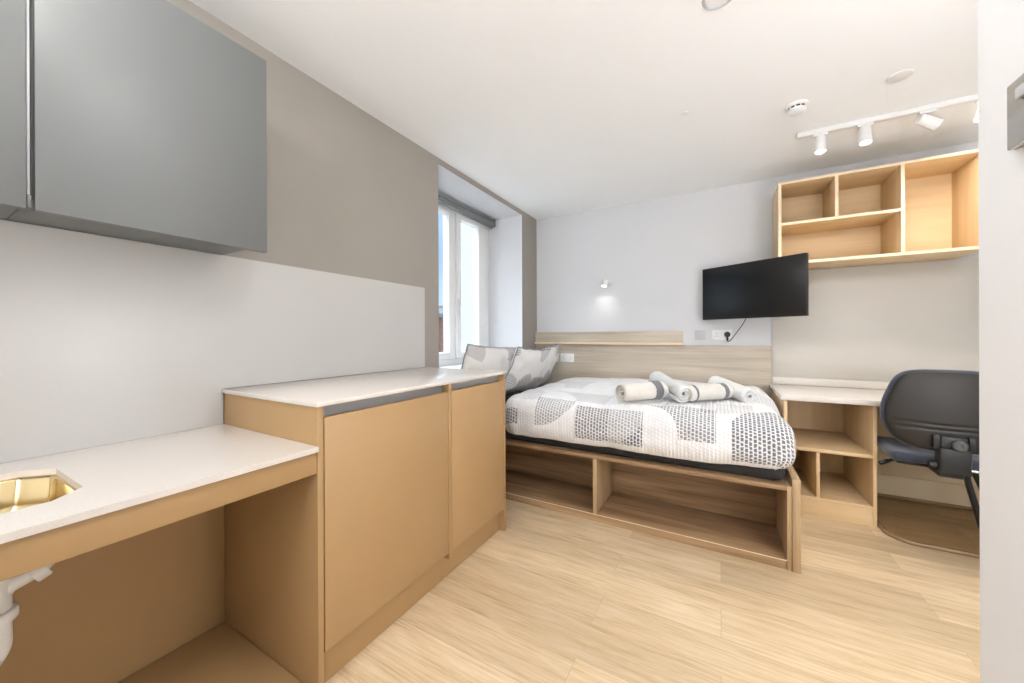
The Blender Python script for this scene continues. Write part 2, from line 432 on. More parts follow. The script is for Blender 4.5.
# sink bowl
sk = thing('sink', 'warm steel undermount sink bowl set in the low worktop', 'sink', (-1.41, 0, .64))
bm = bmesh.new()
levels = [(-.012, .7865), (.0, .7865), (.003, .780), (.007, .72), (.012, .697), (.025, .680), (.045, .672), (.07, .667)]
rings = []
for ins, z in levels:
    n = []
    base = octo(hx0+ins, hx1-ins, hy0+ins, hy1-ins, ch+max(0, ins)*.3, z)
    for i in range(8):
        p, q = Vector(base[i]), Vector(base[(i+1) % 8])
        for k in range(6): n.append(bm.verts.new(p.lerp(q, k/6)))
    rings.append(n)
for i in range(len(rings)-1):
    N = len(rings[i])
    for k in range(N): bm.faces.new((rings[i][k], rings[i][(k+1) % N], rings[i+1][(k+1) % N], rings[i+1][k]))
bm.faces.new(rings[-1]); bmesh.ops.recalc_face_normals(bm, faces=bm.faces[:]); 
o = obj('bowl', bm, M_SINK, sk, 'all'); md = o.modifiers.new('s', 'SOLIDIFY'); md.thickness = .0015; md.offset = 0
bm = bmesh.new(); lathe(bm, [(.0, .0012), (.02, .0012), (.024, .004), (.040, .004), (.043, 0.001)], (-1.41, .06, .6675), n=32, cap=False); obj('drain', bm, M_STEEL, sk, True)
# waste pipe below the sink
wp = thing('waste_pipe', 'white plastic waste trap hanging under the sink bowl', 'pipe', (-1.41, .02, .45))
bm = bmesh.new(); lathe(bm, [(.0, .0), (.040, 0), (.040, .014), (.03, .018), (.03, .028), (.0, .028)], (-1.40, .135, .634), n=28, cap=False); obj('pipe_collar', bm, M_PLATE, wp, True)
path = smooth_path([(-1.40, .135, .634), (-1.40, .135, .50), (-1.40, .132, .45), (-1.41, .10, .405), (-1.43, .05, .39), (-1.45, .0, .41), (-1.46, -.02, .46), (-1.50, -.03, .50), (-1.705, -.03, .50)], 6)
bm = bmesh.new(); tube(bm, path, .025, 20); obj('pipe', bm, M_PLATE, wp, True)
bm = bmesh.new(); tube(bm, smooth_path([(-1.40, .214, .650), (-1.40, .208, .622), (-1.40, .190, .605), (-1.40, .15, .588), (-1.40, .14, .56)], 6), .019, 18); obj('pipe', bm, M_PLATE, wp, True)
for c, d, q in (((-1.40, .135, .530), (0, 0, 1), .034), ((-1.40, .196, .603), (0, 1, .5), .0255)):
    bm = bmesh.new(); lathe(bm, [(.0, -.012), (q-.002, -.012), (q, -.009), (q, .009), (q-.002, .012), (0, .012)], c, d, 24, False); obj('coupling_nut', bm, M_PLATE, wp, True)

# wall cabinets
WF = -1.405
def wall_cab(y0, y1, label):
    w = thing('wall_cabinet', label, 'cabinet', ((WX+WF)/2, (y0+y1)/2, 1.475), 'grey wall cabinets')
    bx('carcass', WX+.001, WF-.021, y0, y1, 1.4795, 2.13, M_GREYD, w)
    return w
w = wall_cab(.190, .700, 'wide grey wall cabinet to the right of the door gap')
bx('door', WF-.019, WF, .194, .703, 1.452, 2.137, M_GREYD, w, .0012)
w = wall_cab(-.60, .188, 'grey wall cabinet cut off by the left edge of photo')
bx('door', WF-.019, WF, -.598, .1815, 1.452, 2.137, M_GREYD, w, .0012)
bx('finger_rail', WF-.019, WF-.008, .1825, .188, 1.487, 2.137, M_ALU, w, .001, 'pale aluminium upright grip strip')
bx('bracket', WF-.019, WF-.003, .1825, .189, 1.455, 1.485, M_GREYD, w, .001)

# ------------------------------------------------------------------ bed
bed = thing('bed_frame', 'washed oak bed base with open storage cubbies along its side', 'bed', (-.7, 2.85, 0))
BF = 2.22
bx('top_panel', WX+.004, .281, BF, 3.545, .388, .411, [M_OAK], bed)
bx('bottom_panel', WX+.004, .281, BF+.006, BF+.40, .0, .046, [M_OAK], bed)
bx('edging', WX+.004, .281, BF+.0035, BF+.0058, .0425, .046, [M_EDGE], bed, 0, 'pale strip standing in for an edge highlight')  # highlight along the panel's edge, put in as a pale strip
bx('back_panel', WX+.004, .281, BF+.38, BF+.398, .047, .387, [M_OAK], bed)
for x in (-.690, -1.665): bx('divider', x, x+.025, BF, BF+.379, .047, .387, [M_OAKZ], bed)
bx('end_panel', .282, .301, BF, 3.545, 0, .411, [M_OAKZ], bed)
bx('foot_board', .302, .335, BF-.006, 3.55, 0, .452, [M_OAKZ], bed, .002)
bx('support_panel', WX+.004, .281, 3.515, 3.545, 0, .387, [M_OAK], bed)
def rbox_grid(x0, x1, y0, y1, z0, z1, r, nx, ny, nz, open_bottom=False):
    """box of grid faces with rounded edges; returns bmesh"""
    bm = bmesh.new(); cache = {}
    def V(i, j, k):
        if (i, j, k) not in cache:
            p = Vector((x0+(x1-x0)*i/nx, y0+(y1-y0)*j/ny, z0+(z1-z0)*k/nz))
            lo = Vector((x0+r, y0+r, z0+(0 if open_bottom else min(r, (z1-z0)/2)))); hi = Vector((x1-r, y1-r, z1-min(r, (z1-z0)/2)))
            c = Vector([min(max(p[a], lo[a]), hi[a]) for a in range(3)]); d = p-c
            rr = Vector((r, r, min(r, (z1-z0)/2)))
            if d.length > 1e-6:
                # cube-to-sphere keeps the spacing even
                q = Vector([d[a]/rr[a] for a in range(3)]); L = max(abs(q.x), abs(q.y), abs(q.z))
                q = q/q.length*L; p = c+Vector([q[a]*rr[a] for a in range(3)])
            cache[(i, j, k)] = bm.verts.new(p)
        return cache[(i, j, k)]
    for i in range(nx):
        for j in range(ny):
            if not open_bottom: bm.faces.new((V(i, j, 0), V(i, j+1, 0), V(i+1, j+1, 0), V(i+1, j, 0)))
            bm.faces.new((V(i, j, nz), V(i+1, j, nz), V(i+1, j+1, nz), V(i, j+1, nz)))
    for i in range(nx):
        for k in range(nz):
            bm.faces.new((V(i, 0, k), V(i+1, 0, k), V(i+1, 0, k+1), V(i, 0, k+1)))
            bm.faces.new((V(i, ny, k), V(i, ny, k+1), V(i+1, ny, k+1), V(i+1, ny, k)))
    for j in range(ny):
        for k in range(nz):
            bm.faces.new((V(0, j, k), V(0, j, k+1), V(0, j+1, k+1), V(0, j+1, k)))
            bm.faces.new((V(nx, j, k), V(nx, j+1, k), V(nx, j+1, k+1), V(nx, j, k+1)))
    return bm
bm = rbox_grid(WX+.03, .285, 2.232, 3.525, .412, .640, .05, 40, 28, 5)
for v in bm.verts:
    if v.co.z < .47: v.co.y += .006*noise.noise(v.co*7) if v.co.y < 2.4 else 0
tag(obj('mattress', bm, M_DARKF, None, 'all'), 'charcoal mattress edge showing below the patterned duvet', 'mattress')
DX0, DX1, DY0, DY1, DZ0, DZ1 = -1.335, .322, 2.165, 3.545, .470, .745
bm = rbox_grid(DX0, DX1, DY0, DY1, DZ0, DZ1, .115, 200, 160, 34, True)
uvl = bm.loops.layers.uv.new('UVMap')
for f in bm.faces:
    for l in f.loops:
        c = l.vert.co
        u = c.x + (max(0, .70-c.z) if c.x > .24 and c.y > 2.3 else 0)
        l[uvl].uv = (u, (c.y-DY0)+(c.z-DZ0) if c.z < .70 or c.y < 2.3 else .285+(c.y-DY0)-.0)
bm.normal_update()
for v in bm.verts:
    c = v.co.copy(); n = v.normal
    side = max(0, min(1, (.72-c.z)/.2))
    w = noise.fractal(Vector((c.x*2.2, c.y*2.2, c.z*2)), .6, 2, 3)*.016
    fold = noise.noise(Vector((c.x*11+2*noise.noise(c*2), c.y*2.5, c.z*3)))*.010
    fine = noise.noise(Vector((c.x*34, c.y*16, c.z*14)))*.0022
    ins = 1.0
    if c.y > 3.45: ins = .2
    d = (w*(1-.3*side) + fold*(.35+.9*side) + fine*(.5+side))*ins
    # soft bulge of the side, crown on the top
    d += .012*math.sin(PI*min(1, max(0, (c.z-DZ0)/.28)))*side
    p = c+n*d
    if side <= .2:
        p.z += .020*math.sin(PI*(c.x-DX0)/(DX1-DX0))*math.sin(PI*(c.y-DY0)/(DY1-DY0))
        p.z += .030*math.exp(-((c.x+.35)**2/.35+(c.y-3.1)**2/.15))
    if c.z < DZ0+.10:
        k = 1-(c.z-DZ0)/.10
        p.z += k*(.012*noise.noise(Vector((c.x*3.1, c.y*3.1, 3)))+.006+ (.014 if c.x>.0 else 0)*min(1,(c.x+.0)*4 if c.x>0 else 0))
        # hem tucks in a little
        if c.y < 2.6: p.y += k*k*.030
        if c.x > .25: p.x -= k*k*.020
    p.y = min(p.y, 3.548)
    v.co = p
o = obj('duvet', bm, M_DUVET, None, 'all')
md = o.modifiers.new('thick', 'SOLIDIFY'); md.thickness = .018; md.offset = -1
tag(o, 'puffy white duvet with dark grey geometric patches covering the bed', 'duvet')

# pillows
def pillow(loc, rot, W, Hh, T, label, seed, pipe=True):
    t = thing('pillow', label, 'pillow', loc, 'patterned pillows against the window wall')
    t.rotation_euler = rot
    bm = bmesh.new(); n = 36; g = {}
    for s in (1, -1):
        for i in range(n+1):
            for j in range(n+1):
                u, v = 2*i/n-1, 2*j/n-1
                edge = i in (0, n) or j in (0, n)
                if s == -1 and edge: g[(s, i, j)] = g[(1, i, j)]; continue
                th = T/2*(max(0, 1-abs(u)**2.6)*max(0, 1-abs(v)**2.6))**.5
                shrink = 1-.07*(1-abs(u)**4)*0
                x = u*W/2*(1-.055*(1-v*v)); z = v*Hh/2*(1-.075*(1-u*u))
                q = Vector((x*6+seed, z*6, s))
                y = s*th*(1+.22*noise.noise(q))+.012*noise.noise(q*2.1)
                rad = math.hypot(max(0, abs(u)-.5), max(0, abs(v)-.5))
                y += s*.008*math.sin(12*math.atan2(v, u)+seed)*min(1, rad*1.6)*(0 if edge else 1)
                g[(s, i, j)] = bm.verts.new((x, y, z))
        for i in range(n):
            for j in range(n):
                q = [g[(s, i, j)], g[(s, i+1, j)], g[(s, i+1, j+1)], g[(s, i, j+1)]]
                bm.faces.new(q if s == -1 else q[::-1])
    edge = [g[(1, i, 0)].co.copy() for i in range(n)]+[g[(1, n, j)].co.copy() for j in range(n)]+[g[(1, n-i, n)].co.copy() for i in range(n)]+[g[(1, 0, n-j)].co.copy() for j in range(n)]
    bmesh.ops.recalc_face_normals(bm, faces=bm.faces[:])
    c = obj('pillow_cover', bm, M_PILLOW, None, 'all'); c.parent = t
    bm = bmesh.new(); tube(bm, edge+[edge[0]], .005, 8, False)
    c = obj('piping', bm, M_PIPE, None, 'all', 'grey piped edge'); c.parent = t
    return t
R = math.radians
# plane of the pillow: local x = width, z = height, y = thickness; rotated so width runs along the wall
pillow((-1.585, 2.455, .872), (R(20), R(3), R(89)), .84, .43, .15, 'grey and white pillow nearest the window, its pointed corner over the cabinet', 1.0)
pillow((-1.455, 2.80, .858), (R(25), R(4), R(82)), .50, .42, .14, 'middle patterned pillow overlapping the pillows on both sides', 5.0)
pillow((-1.46, 3.185, .862), (R(22), R(-3), R(97)), .46, .43, .14, 'patterned pillow in the corner beside the headboard sockets', 9.0)

# rolled towels
def towel(p, q, r, mat, label, turns=2.6, stripe=None, phase=0):
    p, q = Vector(p), Vector(q); L = (q-p).length
    t = thing('rolled_towel', label, 'towel', p, 'rolled towels on the duvet')
    ax = (q-p).normalized(); a, b = frame_mat(ax)
    def roll(L0, L1, off, th, name, m, lab=None, only_outer=False):
        bm = bmesh.new(); n = int(40*turns); m_ = 26; vs = []
        i0 = n-46 if only_outer else 0
        for i in range(i0, n+1):
            f = i/n; ang = f*turns*2*PI+phase
            rad = .006+(r-.006)*f+off
            row = []
            for k in range(m_+1):
                s = L0+(L1-L0)*k/m_
                e = min(s, L-s)/.02; rr = rad*(1 if e > 1 else (.86+.14*math.sqrt(max(0, 1-(1-e)**2))))
                c = p+ax*s
                flat = 1
                w = 1+.05*noise.noise(Vector((s*14+phase, math.cos(ang)*2, math.sin(ang)*2)))
                d = a*math.cos(ang)*1.06+b*math.sin(ang)*.95
                row.append(bm.verts.new(c+d*rr*w*flat+ax*(.004*math.sin(ang*.5+phase)*(1 if s > L/2 else -1)*(1 if k in (0, m_) else 0))))
            vs.append(row)
        for i in range(len(vs)-1):
            for k in range(m_): bm.faces.new((vs[i][k], vs[i+1][k], vs[i+1][k+1], vs[i][k+1]))
        o = obj(name, bm, m, t, 'all', lab)
        md = o.modifiers.new('t', 'SOLIDIFY'); md.thickness = th; md.offset = -1
        return o
    roll(0, L, 0, .011 if not stripe else .011, 'towel_roll', mat)
    if stripe:
        for s0, s1 in stripe: roll(s0, s1, .0120, .002, 'stripe', M_STRIPE, 'darker grey woven stripe', True)
    return t
towel((-.515, 2.235, .805), (-.315, 2.44, .812), .060, M_TOWELW, 'thick rolled towel at the left with grey band and open spiral end', stripe=[(.20, .25)], phase=1.0)
towel((-.385, 2.66, .865), (-.185, 2.40, .800), .050, M_TOWEL, 'pale grey rolled towel leaning across the left pair', phase=2.2)
towel((-.175, 2.43, .800), (.035, 2.64, .802), .050, M_TOWELW, 'cream rolled towel with dark bands at both ends, between the grey ones', stripe=[(.03, .042), (.235, .262)], phase=.3)
towel((-.035, 2.80, .835), (.150, 2.60, .785), .042, M_TOWEL, 'pale grey rolled towel slanting at the far right of the four', phase=4.2)

# headboard wall panel
hb = thing('headboard', 'long washed oak headboard panel with raised ledge along the back wall', 'headboard', (-.66, WY, .4))
bx('panel', WX+.002, .358, 3.572, WY-.001, .412, 1.066, [M_HEAD], hb)
bx('ledge', WX+.002, -.288, 3.535, WY-.001, 1.068, 1.088, [M_EDGE], hb, .0015, 'pale edged narrow ledge')
bx('upper_panel', WX+.002, -.288, 3.560, WY-.001, 1.089, 1.192, [M_HEAD], hb)

# ------------------------------------------------------------------ sockets
def plate(name, cx, cz, w, h, yw, label, cat, mat=M_PLATE, kind='double', group=None):
    t = thing(name, label, cat, (cx, yw, cz), group)
    bx('faceplate', cx-w/2, cx+w/2, yw-.009, yw-.0002, cz-h/2, cz+h/2, mat, t, .0025)
    if kind == 'double':
        for s in (-1, 1):
            bx('switch', cx+s*.018-.006, cx+s*.018+.006, yw-.013, yw-.0092, cz+.012, cz+.032, M_PLATE, t, .001)
            bm = bmesh.new(); x = cx+s*w*.27
            box(bm, x-.002, x+.002, yw-.0098, yw-.0092, cz+.008, cz+.017)
            for q in (-.011, .011): box(bm, x+q-.0035, x+q+.0035, yw-.0098, yw-.0092, cz-.013, cz-.0095)
            obj('socket_slot', bm, M_BLACK, t)
    elif kind == 'rocker':
        for s in (-.5, .5): bx('switch', cx+s*w*.4-.009, cx+s*w*.4+.009, yw-.0125, yw-.0092, cz-.016, cz+.016, M_PLATE, t, .001)
    elif kind == 'data':
        bx('port', cx-.018, cx+.018, yw-.0105, yw-.0092, cz-.016, cz+.016, M_GREYP, t, .001)
    return t
plate('switch_plate', -1.525, .926, .105, .088, 3.572, 'white switch plate beside pillow, left of the headboard double socket', 'switch', kind='rocker')
plate('power_socket', -1.375, .926, .146, .088, 3.572, 'white double power socket set in the oak headboard', 'socket')
plate('data_socket', -.152, 1.156, .086, .086, WY, 'pale grey data outlet plate on wall left of the black plug', 'socket', M_GREYP, 'data')
plate('power_socket', .012, 1.156, .146, .086, WY, 'white double power socket on wall holding the black plug', 'socket')
pg = thing('power_plug', 'black television plug in the wall socket with its thin cord', 'plug', (.05, 3.58, 1.15))
bm = bmesh.new(); lathe(bm, [(0, 0), (.021, 0), (.024, .006), (.022, .030), (.016, .036), (0, .036)], (.052, WY-.014, 1.160), (0, -1, 0), 24, False)
box(bm, .044, .060, WY-.046, WY-.022, 1.108, 1.148, .003); obj('plug_body', bm, M_BLACK, pg, True)
bm = bmesh.new(); tube(bm, smooth_path([(.052, WY-.034, 1.110), (.058, WY-.036, 1.100), (.078, WY-.04, 1.115), (.115, WY-.05, 1.17), (.165, WY-.06, 1.25), (.19, WY-.10, 1.31), (.20, WY-.14, 1.36)], 8), .0032, 8); obj('cord', bm, M_BLACK, pg, True)

# ------------------------------------------------------------------ television
tvA, tvB = Vector((-.130, 3.505, 0)), Vector((.510, 3.138, 0)); tz0, tz1 = 1.283, 1.712
tdir = (tvB-tvA).normalized(); tn = Vector((tdir.y, -tdir.x, 0))
if tn.y > 0: tn = -tn
TW = (tvB-tvA).length
tv = thing('television', 'wall mounted black television turned away from the wall', 'television', ((tvA+tvB)/2).to_tuple()[:2]+(tz0,))
def tvbox(name, u0, u1, d0, d1, z0, z1, mat, bev=.002):
    bm = bmesh.new(); fs = box(bm, u0, u1, d0, d1, z0, z1, bev)
    for v in bm.verts: c = v.co.copy(); q = tvA+tdir*c.x-tn*c.y; v.co = (q.x, q.y, c.z)
    bmesh.ops.recalc_face_normals(bm, faces=bm.faces[:])
    return obj(name, bm, mat, tv, True)
tvbox('casing', 0, TW, .0, .032, tz0, tz1, M_BLACK, .003)
tvbox('rear_housing', .10, TW-.10, .0325, .055, tz0+.05, tz1-.09, M_BLACK, .008)
tvbox('screen', .008, TW-.008, -.0012, -.0001, tz0+.018, tz1-.008, M_SCREEN, .0004)
tvbox('sensor', TW/2-.02, TW/2+.02, .002, .014, tz0-.006, tz0-.0005, M_GREYP, .001)
mid = (tvA+tvB)/2-tn*.056; mid.z = 1.50
wallp = Vector((.22, WY-.02, 1.50)); el = Vector((.30, 3.50, 1.50))
bm = bmesh.new(); box(bm, .16, .28, WY-.02, WY-.0005, 1.40, 1.60, .003); obj('wall_plate', bm, M_BLACK, tv, True)
bm = bmesh.new(); tube(bm, [wallp, el], .012, 10); tube(bm, [el, mid], .012, 10); obj('mount_arm', bm, M_BLACK, tv, True)
bm = bmesh.new(); tube(bm, smooth_path([(.33, 3.36, 1.33), (.34, 3.35, 1.272), (.37, 3.335, 1.266), (.40, 3.33, 1.30), (.40, 3.35, 1.36)], 6), .0028, 8); obj('cable_loop', bm, M_GREYP, tv, True)

# ------------------------------------------------------------------ wall lamp
wlp = thing('reading_lamp', 'small white wall reading spotlight above the bed headboard', 'lamp', (-.96, WY, 1.66))
bm = bmesh.new(); lathe(bm, [(0, 0), (.028, 0), (.028, .018), (.024, .022), (0, .022)], (-.955, WY-.0005, 1.672), (0, -1, 0), 24, False); obj('wall_mount', bm, M_PLATE, wlp, True)
bm = bmesh.new(); tube(bm, [(-.955, WY-.02, 1.672), (-.955, WY-.055, 1.672), (-.962, WY-.07, 1.662)], .006, 10); obj('arm', bm, M_PLATE, wlp, True)
ld = Vector((-.12, -.25, -1)).normalized(); lc = Vector((-.965, WY-.075, 1.69))
bm = bmesh.new(); lathe(bm, [(0, 0), (.022, .0), (.026, .006), (.027, .062), (.0235, .062), (.0225, .05), (0, .05)], lc, ld, 24, False); obj('lamp_head', bm, M_PLATE, wlp, True)
bm = bmesh.new(); lathe(bm, [(0, .0525), (.0215, .0525), (.0215, .055), (0, .055)], lc, ld, 20, False); obj('lens', bm, M_LAMP, wlp, True)

WLAMP = (lc+ld*.066, ld)
# ------------------------------------------------------------------ open wall shelf unit
sh = thing('wall_shelf_unit', 'open oak wall shelf unit with four compartments above the desk', 'shelf', (.87, WY, 1.66))
SF, SB = 3.25, WY-.001
z0, z1, x0, x1 = 1.658, 2.252, .368, 1.372
th = .018
def edged(name, a, b, c, d, e, f, mat):
    """panel with a pale front edging strip as a sub-part"""
    p = bx(name, a, b, c+.0015, d, e, f, mat, sh, .0006)
    s = bx('edging', a, b, c, c+.0014, e, f, M_EDGE, None, 0, 'pale edging strip'); s.parent = p
    return p
edged('top_panel', x0, x1, SF, SB, z1-th, z1, M_BIRCH)
edged('bottom_panel', x0, x1, SF, SB, z0, z0+th, M_BIRCH)
edged('side_panel', x0, x0+th, SF, SB, z0+th, z1-th, M_BIRCHZ)
edged('side_panel', x1-.02, x1, SF, SB, z0+th, z1-th, M_BIRCHZ)
edged('divider', 1.003, 1.021, SF, SB, z0+th, z1-th, M_BIRCHZ)
edged('shelf', x0+th, 1.003, SF, SB, 1.940, 1.958, M_BIRCH)
edged('divider', .682, .700, SF, SB, 1.958, z1-th, M_BIRCHZ)
bx('back_panel', x0+th, x1-.02, SB-.008, SB, z0+th, z1-th, M_BIRCH, sh, 0)

# smooth wall panel between the desk and the shelf
tag(bx('wall_panel', .362, RX-.002, WY-.009, WY-.001, .820, 1.655, paint('warm white panel', (204, 199, 191), .45, .01, 2, 0), None), 'smooth warm white panel on the wall above the desk', 'panel')
tag(bx('upstand', .362, RX-.002, WY-.020, WY-.001, .762, .818, M_DESKTOP), 'low pale upstand strip along the back of the desk top', 'upstand')

# ------------------------------------------------------------------ desk
dk = thing('desk', 'light oak desk with open cubby shelves at its left end', 'desk', (.88, 3.27, 0))
DF = 2.97
bx('side_panel', .362, .380, DF, 3.578, 0, .726, M_BIRCHZ, dk)
bx('side_panel', .793, .811, DF, 3.578, 0, .726, M_BIRCHZ, dk)
bx('shelf', .381, .792, DF+.002, 3.56, .408, .430, M_BIRCH, dk)
bx('bottom_panel', .381, .792, DF+.002, 3.56, .100, .120, M_BIRCH, dk)
bx('plinth', .381, .792, DF+.004, DF+.022, 0, .099, M_BIRCH, dk)
bx('divider', .528, .546, DF+.002, 3.56, .121, .407, M_BIRCHZ, dk)
bx('back_panel', .381, .792, 3.561, 3.573, .1, .726, M_BIRCHZ, dk)
bx('back_panel', .812, RX-.02, 3.580, 3.592, .157, .726, M_CREAM, dk)
bx('plinth', .812, RX-.02, 3.572, 3.592, 0, .155, M_CREAM, dk)
bx('side_panel', RX-.02, RX-.002, DF+.2, 3.578, .16, .726, M_BIRCHZ, dk)
bm = bmesh.new(); box(bm, .345, RX-.002, DF-.012, 3.599, .727, .760, .004)
tag(obj('worktop', bm, M_DESKTOP, None, True), 'pale marbled desk top slab beside the foot of the bed', 'desk top')

# ------------------------------------------------------------------ floor mat under desk
mt = thing('floor_mat', 'smoky see-through chair mat with thick rounded rim under the desk', 'mat', (1.1, 3.1, 0))
def mat_outline(ins):
    xa, xb, ya, yb, r = .823+ins, RX-.022-ins, 2.815+ins, 3.570-ins, .11
    pts = []
    for cx, cy, a0 in ((xa+r, ya+r, PI), (xb-.02, ya+.02, 1.5*PI), (xb-.02, yb-.02, 0), (xa+.02, yb-.02, .5*PI)):
        rr = r if cx < 1 and cy < 3 else .02
        for k in range(13): pts.append((cx+rr*math.cos(a0+k/12*PI/2), cy+rr*math.sin(a0+k/12*PI/2)))
    return pts
bm = bmesh.new(); prism(bm, mat_outline(.012), .001, .005); obj('sheet', bm, M_MAT, mt)
bm = bmesh.new(); pts = mat_outline(.006); tube(bm, [(x, y, .011) for x, y in pts+pts[:1]], .011, 10, False); obj('rim', bm, M_MATRIM, mt, True)

# ------------------------------------------------------------------ office chair
M_CSHELL = plastic('dark brown-grey chair shell', (34, 30, 27), .48)
M_CFAB = fabric('blue-black chair fabric', (72, 80, 98), (48, 54, 66), .9, 300)
M_CBLK = plastic('chair black plastic', (30, 31, 34), .4)
ch_o = Vector((1.013, 2.70, 0)); ca = R(-4)
chair = thing('office_chair', 'black padded office chair pushed in under the desk', 'chair', ch_o)
chair.rotation_euler = (0, 0, ca)       # local +y = towards the seat, x = width
def cpart(name, bm, mat, label=None, smooth=True, parent=None):
    o = obj(name, bm, mat, None, smooth, label); o.parent = parent or chair; return o
prof = [(.545, .02), (.550, .10), (.565, .160), (.60, .205), (.65, .232), (.70, .245), (.75, .247), (.80, .238), (.85, .222), (.90, .203), (.935, .180), (.958, .145), (.968, .09), (.970, .02)]
def hw(z):
    for i in range(len(prof)-1):
        if prof[i][0] <= z <= prof[i+1][0]:
            t = (z-prof[i][0])/(prof[i+1][0]-prof[i][0]+1e-9); return prof[i][1]+(prof[i+1][1]-prof[i][1])*t
    return .02
def back_shape(scale, y0, thick, bulge, grooves=False, n=40):
    """closed cushion-like solid following the outline"""
    bm = bmesh.new(); A = 96; outline = []
    pts = [(-w, z) for z, w in prof]+[(w, z) for z, w in prof[::-1]]
    pts = [Vector((x, 0, z)) for x, z in pts]+[Vector((pts[0][0], 0, pts[0][1]))]
    pts = smooth_path(pts, 4)[:-1]
    c = Vector((0, 0, .76)); G = []
    for s in (-1, 1):
        rings = []
        for k in range(n+1):
            f = k/n
            row = []
            for p in pts:
                q = c+(p-c)*f*scale
                prof_t = (1-f**bulge)**.5 if f < 1 else 0
                y = y0 + s*thick/2*prof_t + .55*q.x*q.x + .25*(q.z-.74)**2
                if grooves and s == -1:
                    for gz in (.665, .690): y += .006*math.exp(-((q.z-gz-.15*q.x*q.x)/.004)**2)
                    if f > .90: y += 0
                row.append((q.x, y, q.z))
            rings.append(row)
        G.append(rings)
    N = len(pts); V = {}
    for s in (0, 1):
        for k in range(n+1):
            for i in range(N):
                if k == 0: i2 = 0
                else: i2 = i
                key = (0 if k == n else s, k, i2)
                if key not in V: V[key] = bm.verts.new(G[s][k][i2])
        for k in range(n):
            for i in range(N):
                j = (i+1) % N
                g = lambda kk, ii: V[(0 if kk == n else s, kk, 0 if kk == 0 else ii)]
                q = [g(k, i), g(k, j), g(k+1, j), g(k+1, i)] if k else [g(0, 0), g(1, j), g(1, i)]
                bm.faces.new(q)
    bmesh.ops.recalc_face_normals(bm, faces=bm.faces[:]); return bm
cpart('back_shell', back_shape(.955, .0, .030, 8, True), M_CSHELL, 'dark brown-grey moulded outer shell', 'all')
cpart('back_cushion', back_shape(1.0, .034, .056, 5), M_CFAB, 'blue-black padded cushion', 'all')
bm = rbox_grid(-.205, .245, .075, .545, .455, .512, .028, 30, 30, 6)
for v in bm.verts:
    c = v.co; e = 1-max(abs(c.x)/.245, abs((c.y-.31)/.235))**3
    if c.z > .49: c.z -= .012*max(0, e)
    k = max(0, abs(c.x)/.245-.7)/.3*max(0, abs((c.y-.31)/.235)-.7)/.3
    c.x *= 1-.10*k; c.y = .31+(c.y-.31)*(1-.10*k)
    if c.y > .48: c.z -= .5*(c.y-.48)
cpart('seat', bm, M_CFAB, None, 'all')
bm = rbox_grid(-.17, .20, .11, .50, .436, .454, .009, 12, 12, 2); cpart('seat_pan', bm, M_CBLK, None, 'all')
bm = bmesh.new(); box(bm, -.055, .055, -.050, .02, .455, .585, .010, 3); box(bm, -.045, .045, -.035, -.012, .56, .64, .006)
box(bm, -.045, .045, .0, .20, .425, .462, .008); mech = cpart('tilt_mechanism', bm, M_CBLK)
for q in (.060, -.060):
    bm = bmesh.new(); box(bm, q-.013, q+.013, -.040, -.012, .575, .645, .004); cpart('bracket', bm, M_CBLK)
bm = bmesh.new(); lathe(bm, [(0, 0), (.020, 0), (.026, .004), (.026, .018), (.022, .022), (.008, .022), (.006, .018), (0, .018)], (.01, -.050, .605), (0, -1, 0), 24, False); k_ = cpart('adjuster_knob', bm, plastic('grey knob', (78, 78, 80), .35), 'grey round adjuster knob')
bm = bmesh.new(); lathe(bm, [(0, 0), (.014, 0), (.018, .004), (.018, .028), (0, .03)], (-.056, -.02, .49), (-1, 0, 0), 18, False); cpart('lever', bm, M_CBLK)
bm = bmesh.new(); tube(bm, smooth_path([(-.05, .26, .445), (-.13, .22, .440), (-.19, .19, .425), (-.225, .175, .41)], 6), [.008]*12+[.011]*7, 10); cpart('lever', bm, M_CBLK)
bm = bmesh.new(); box(bm, .03, .20, .06, .085, .452, .464, .004); cpart('cross_bar', bm, M_STEEL, 'grey steel cross bar')
bm = bmesh.new(); leg = smooth_path([(.085, .12, .452), (.105, .155, .37), (.150, .205, .22), (.180, .245, .12), (.205, .26, .05), (.235, .26, .026), (.384, .26, .024)], 8); tube(bm, leg, .0135, 14); cpart('leg', bm, M_CBLK)
bm = bmesh.new(); leg = smooth_path([(.15, .38, .445), (.21, .41, .36), (.26, .44, .22), (.28, .455, .12), (.30, .46, .05), (.33, .46, .026), (.384, .46, .024)], 8); tube(bm, leg, .0135, 14); cpart('leg', bm, M_CBLK)
bm = bmesh.new(); tube(bm, [(.398, .0, .0145), (.398, .60, .0145)], .0135, 14); cpart('floor_runner', bm, M_CBLK)

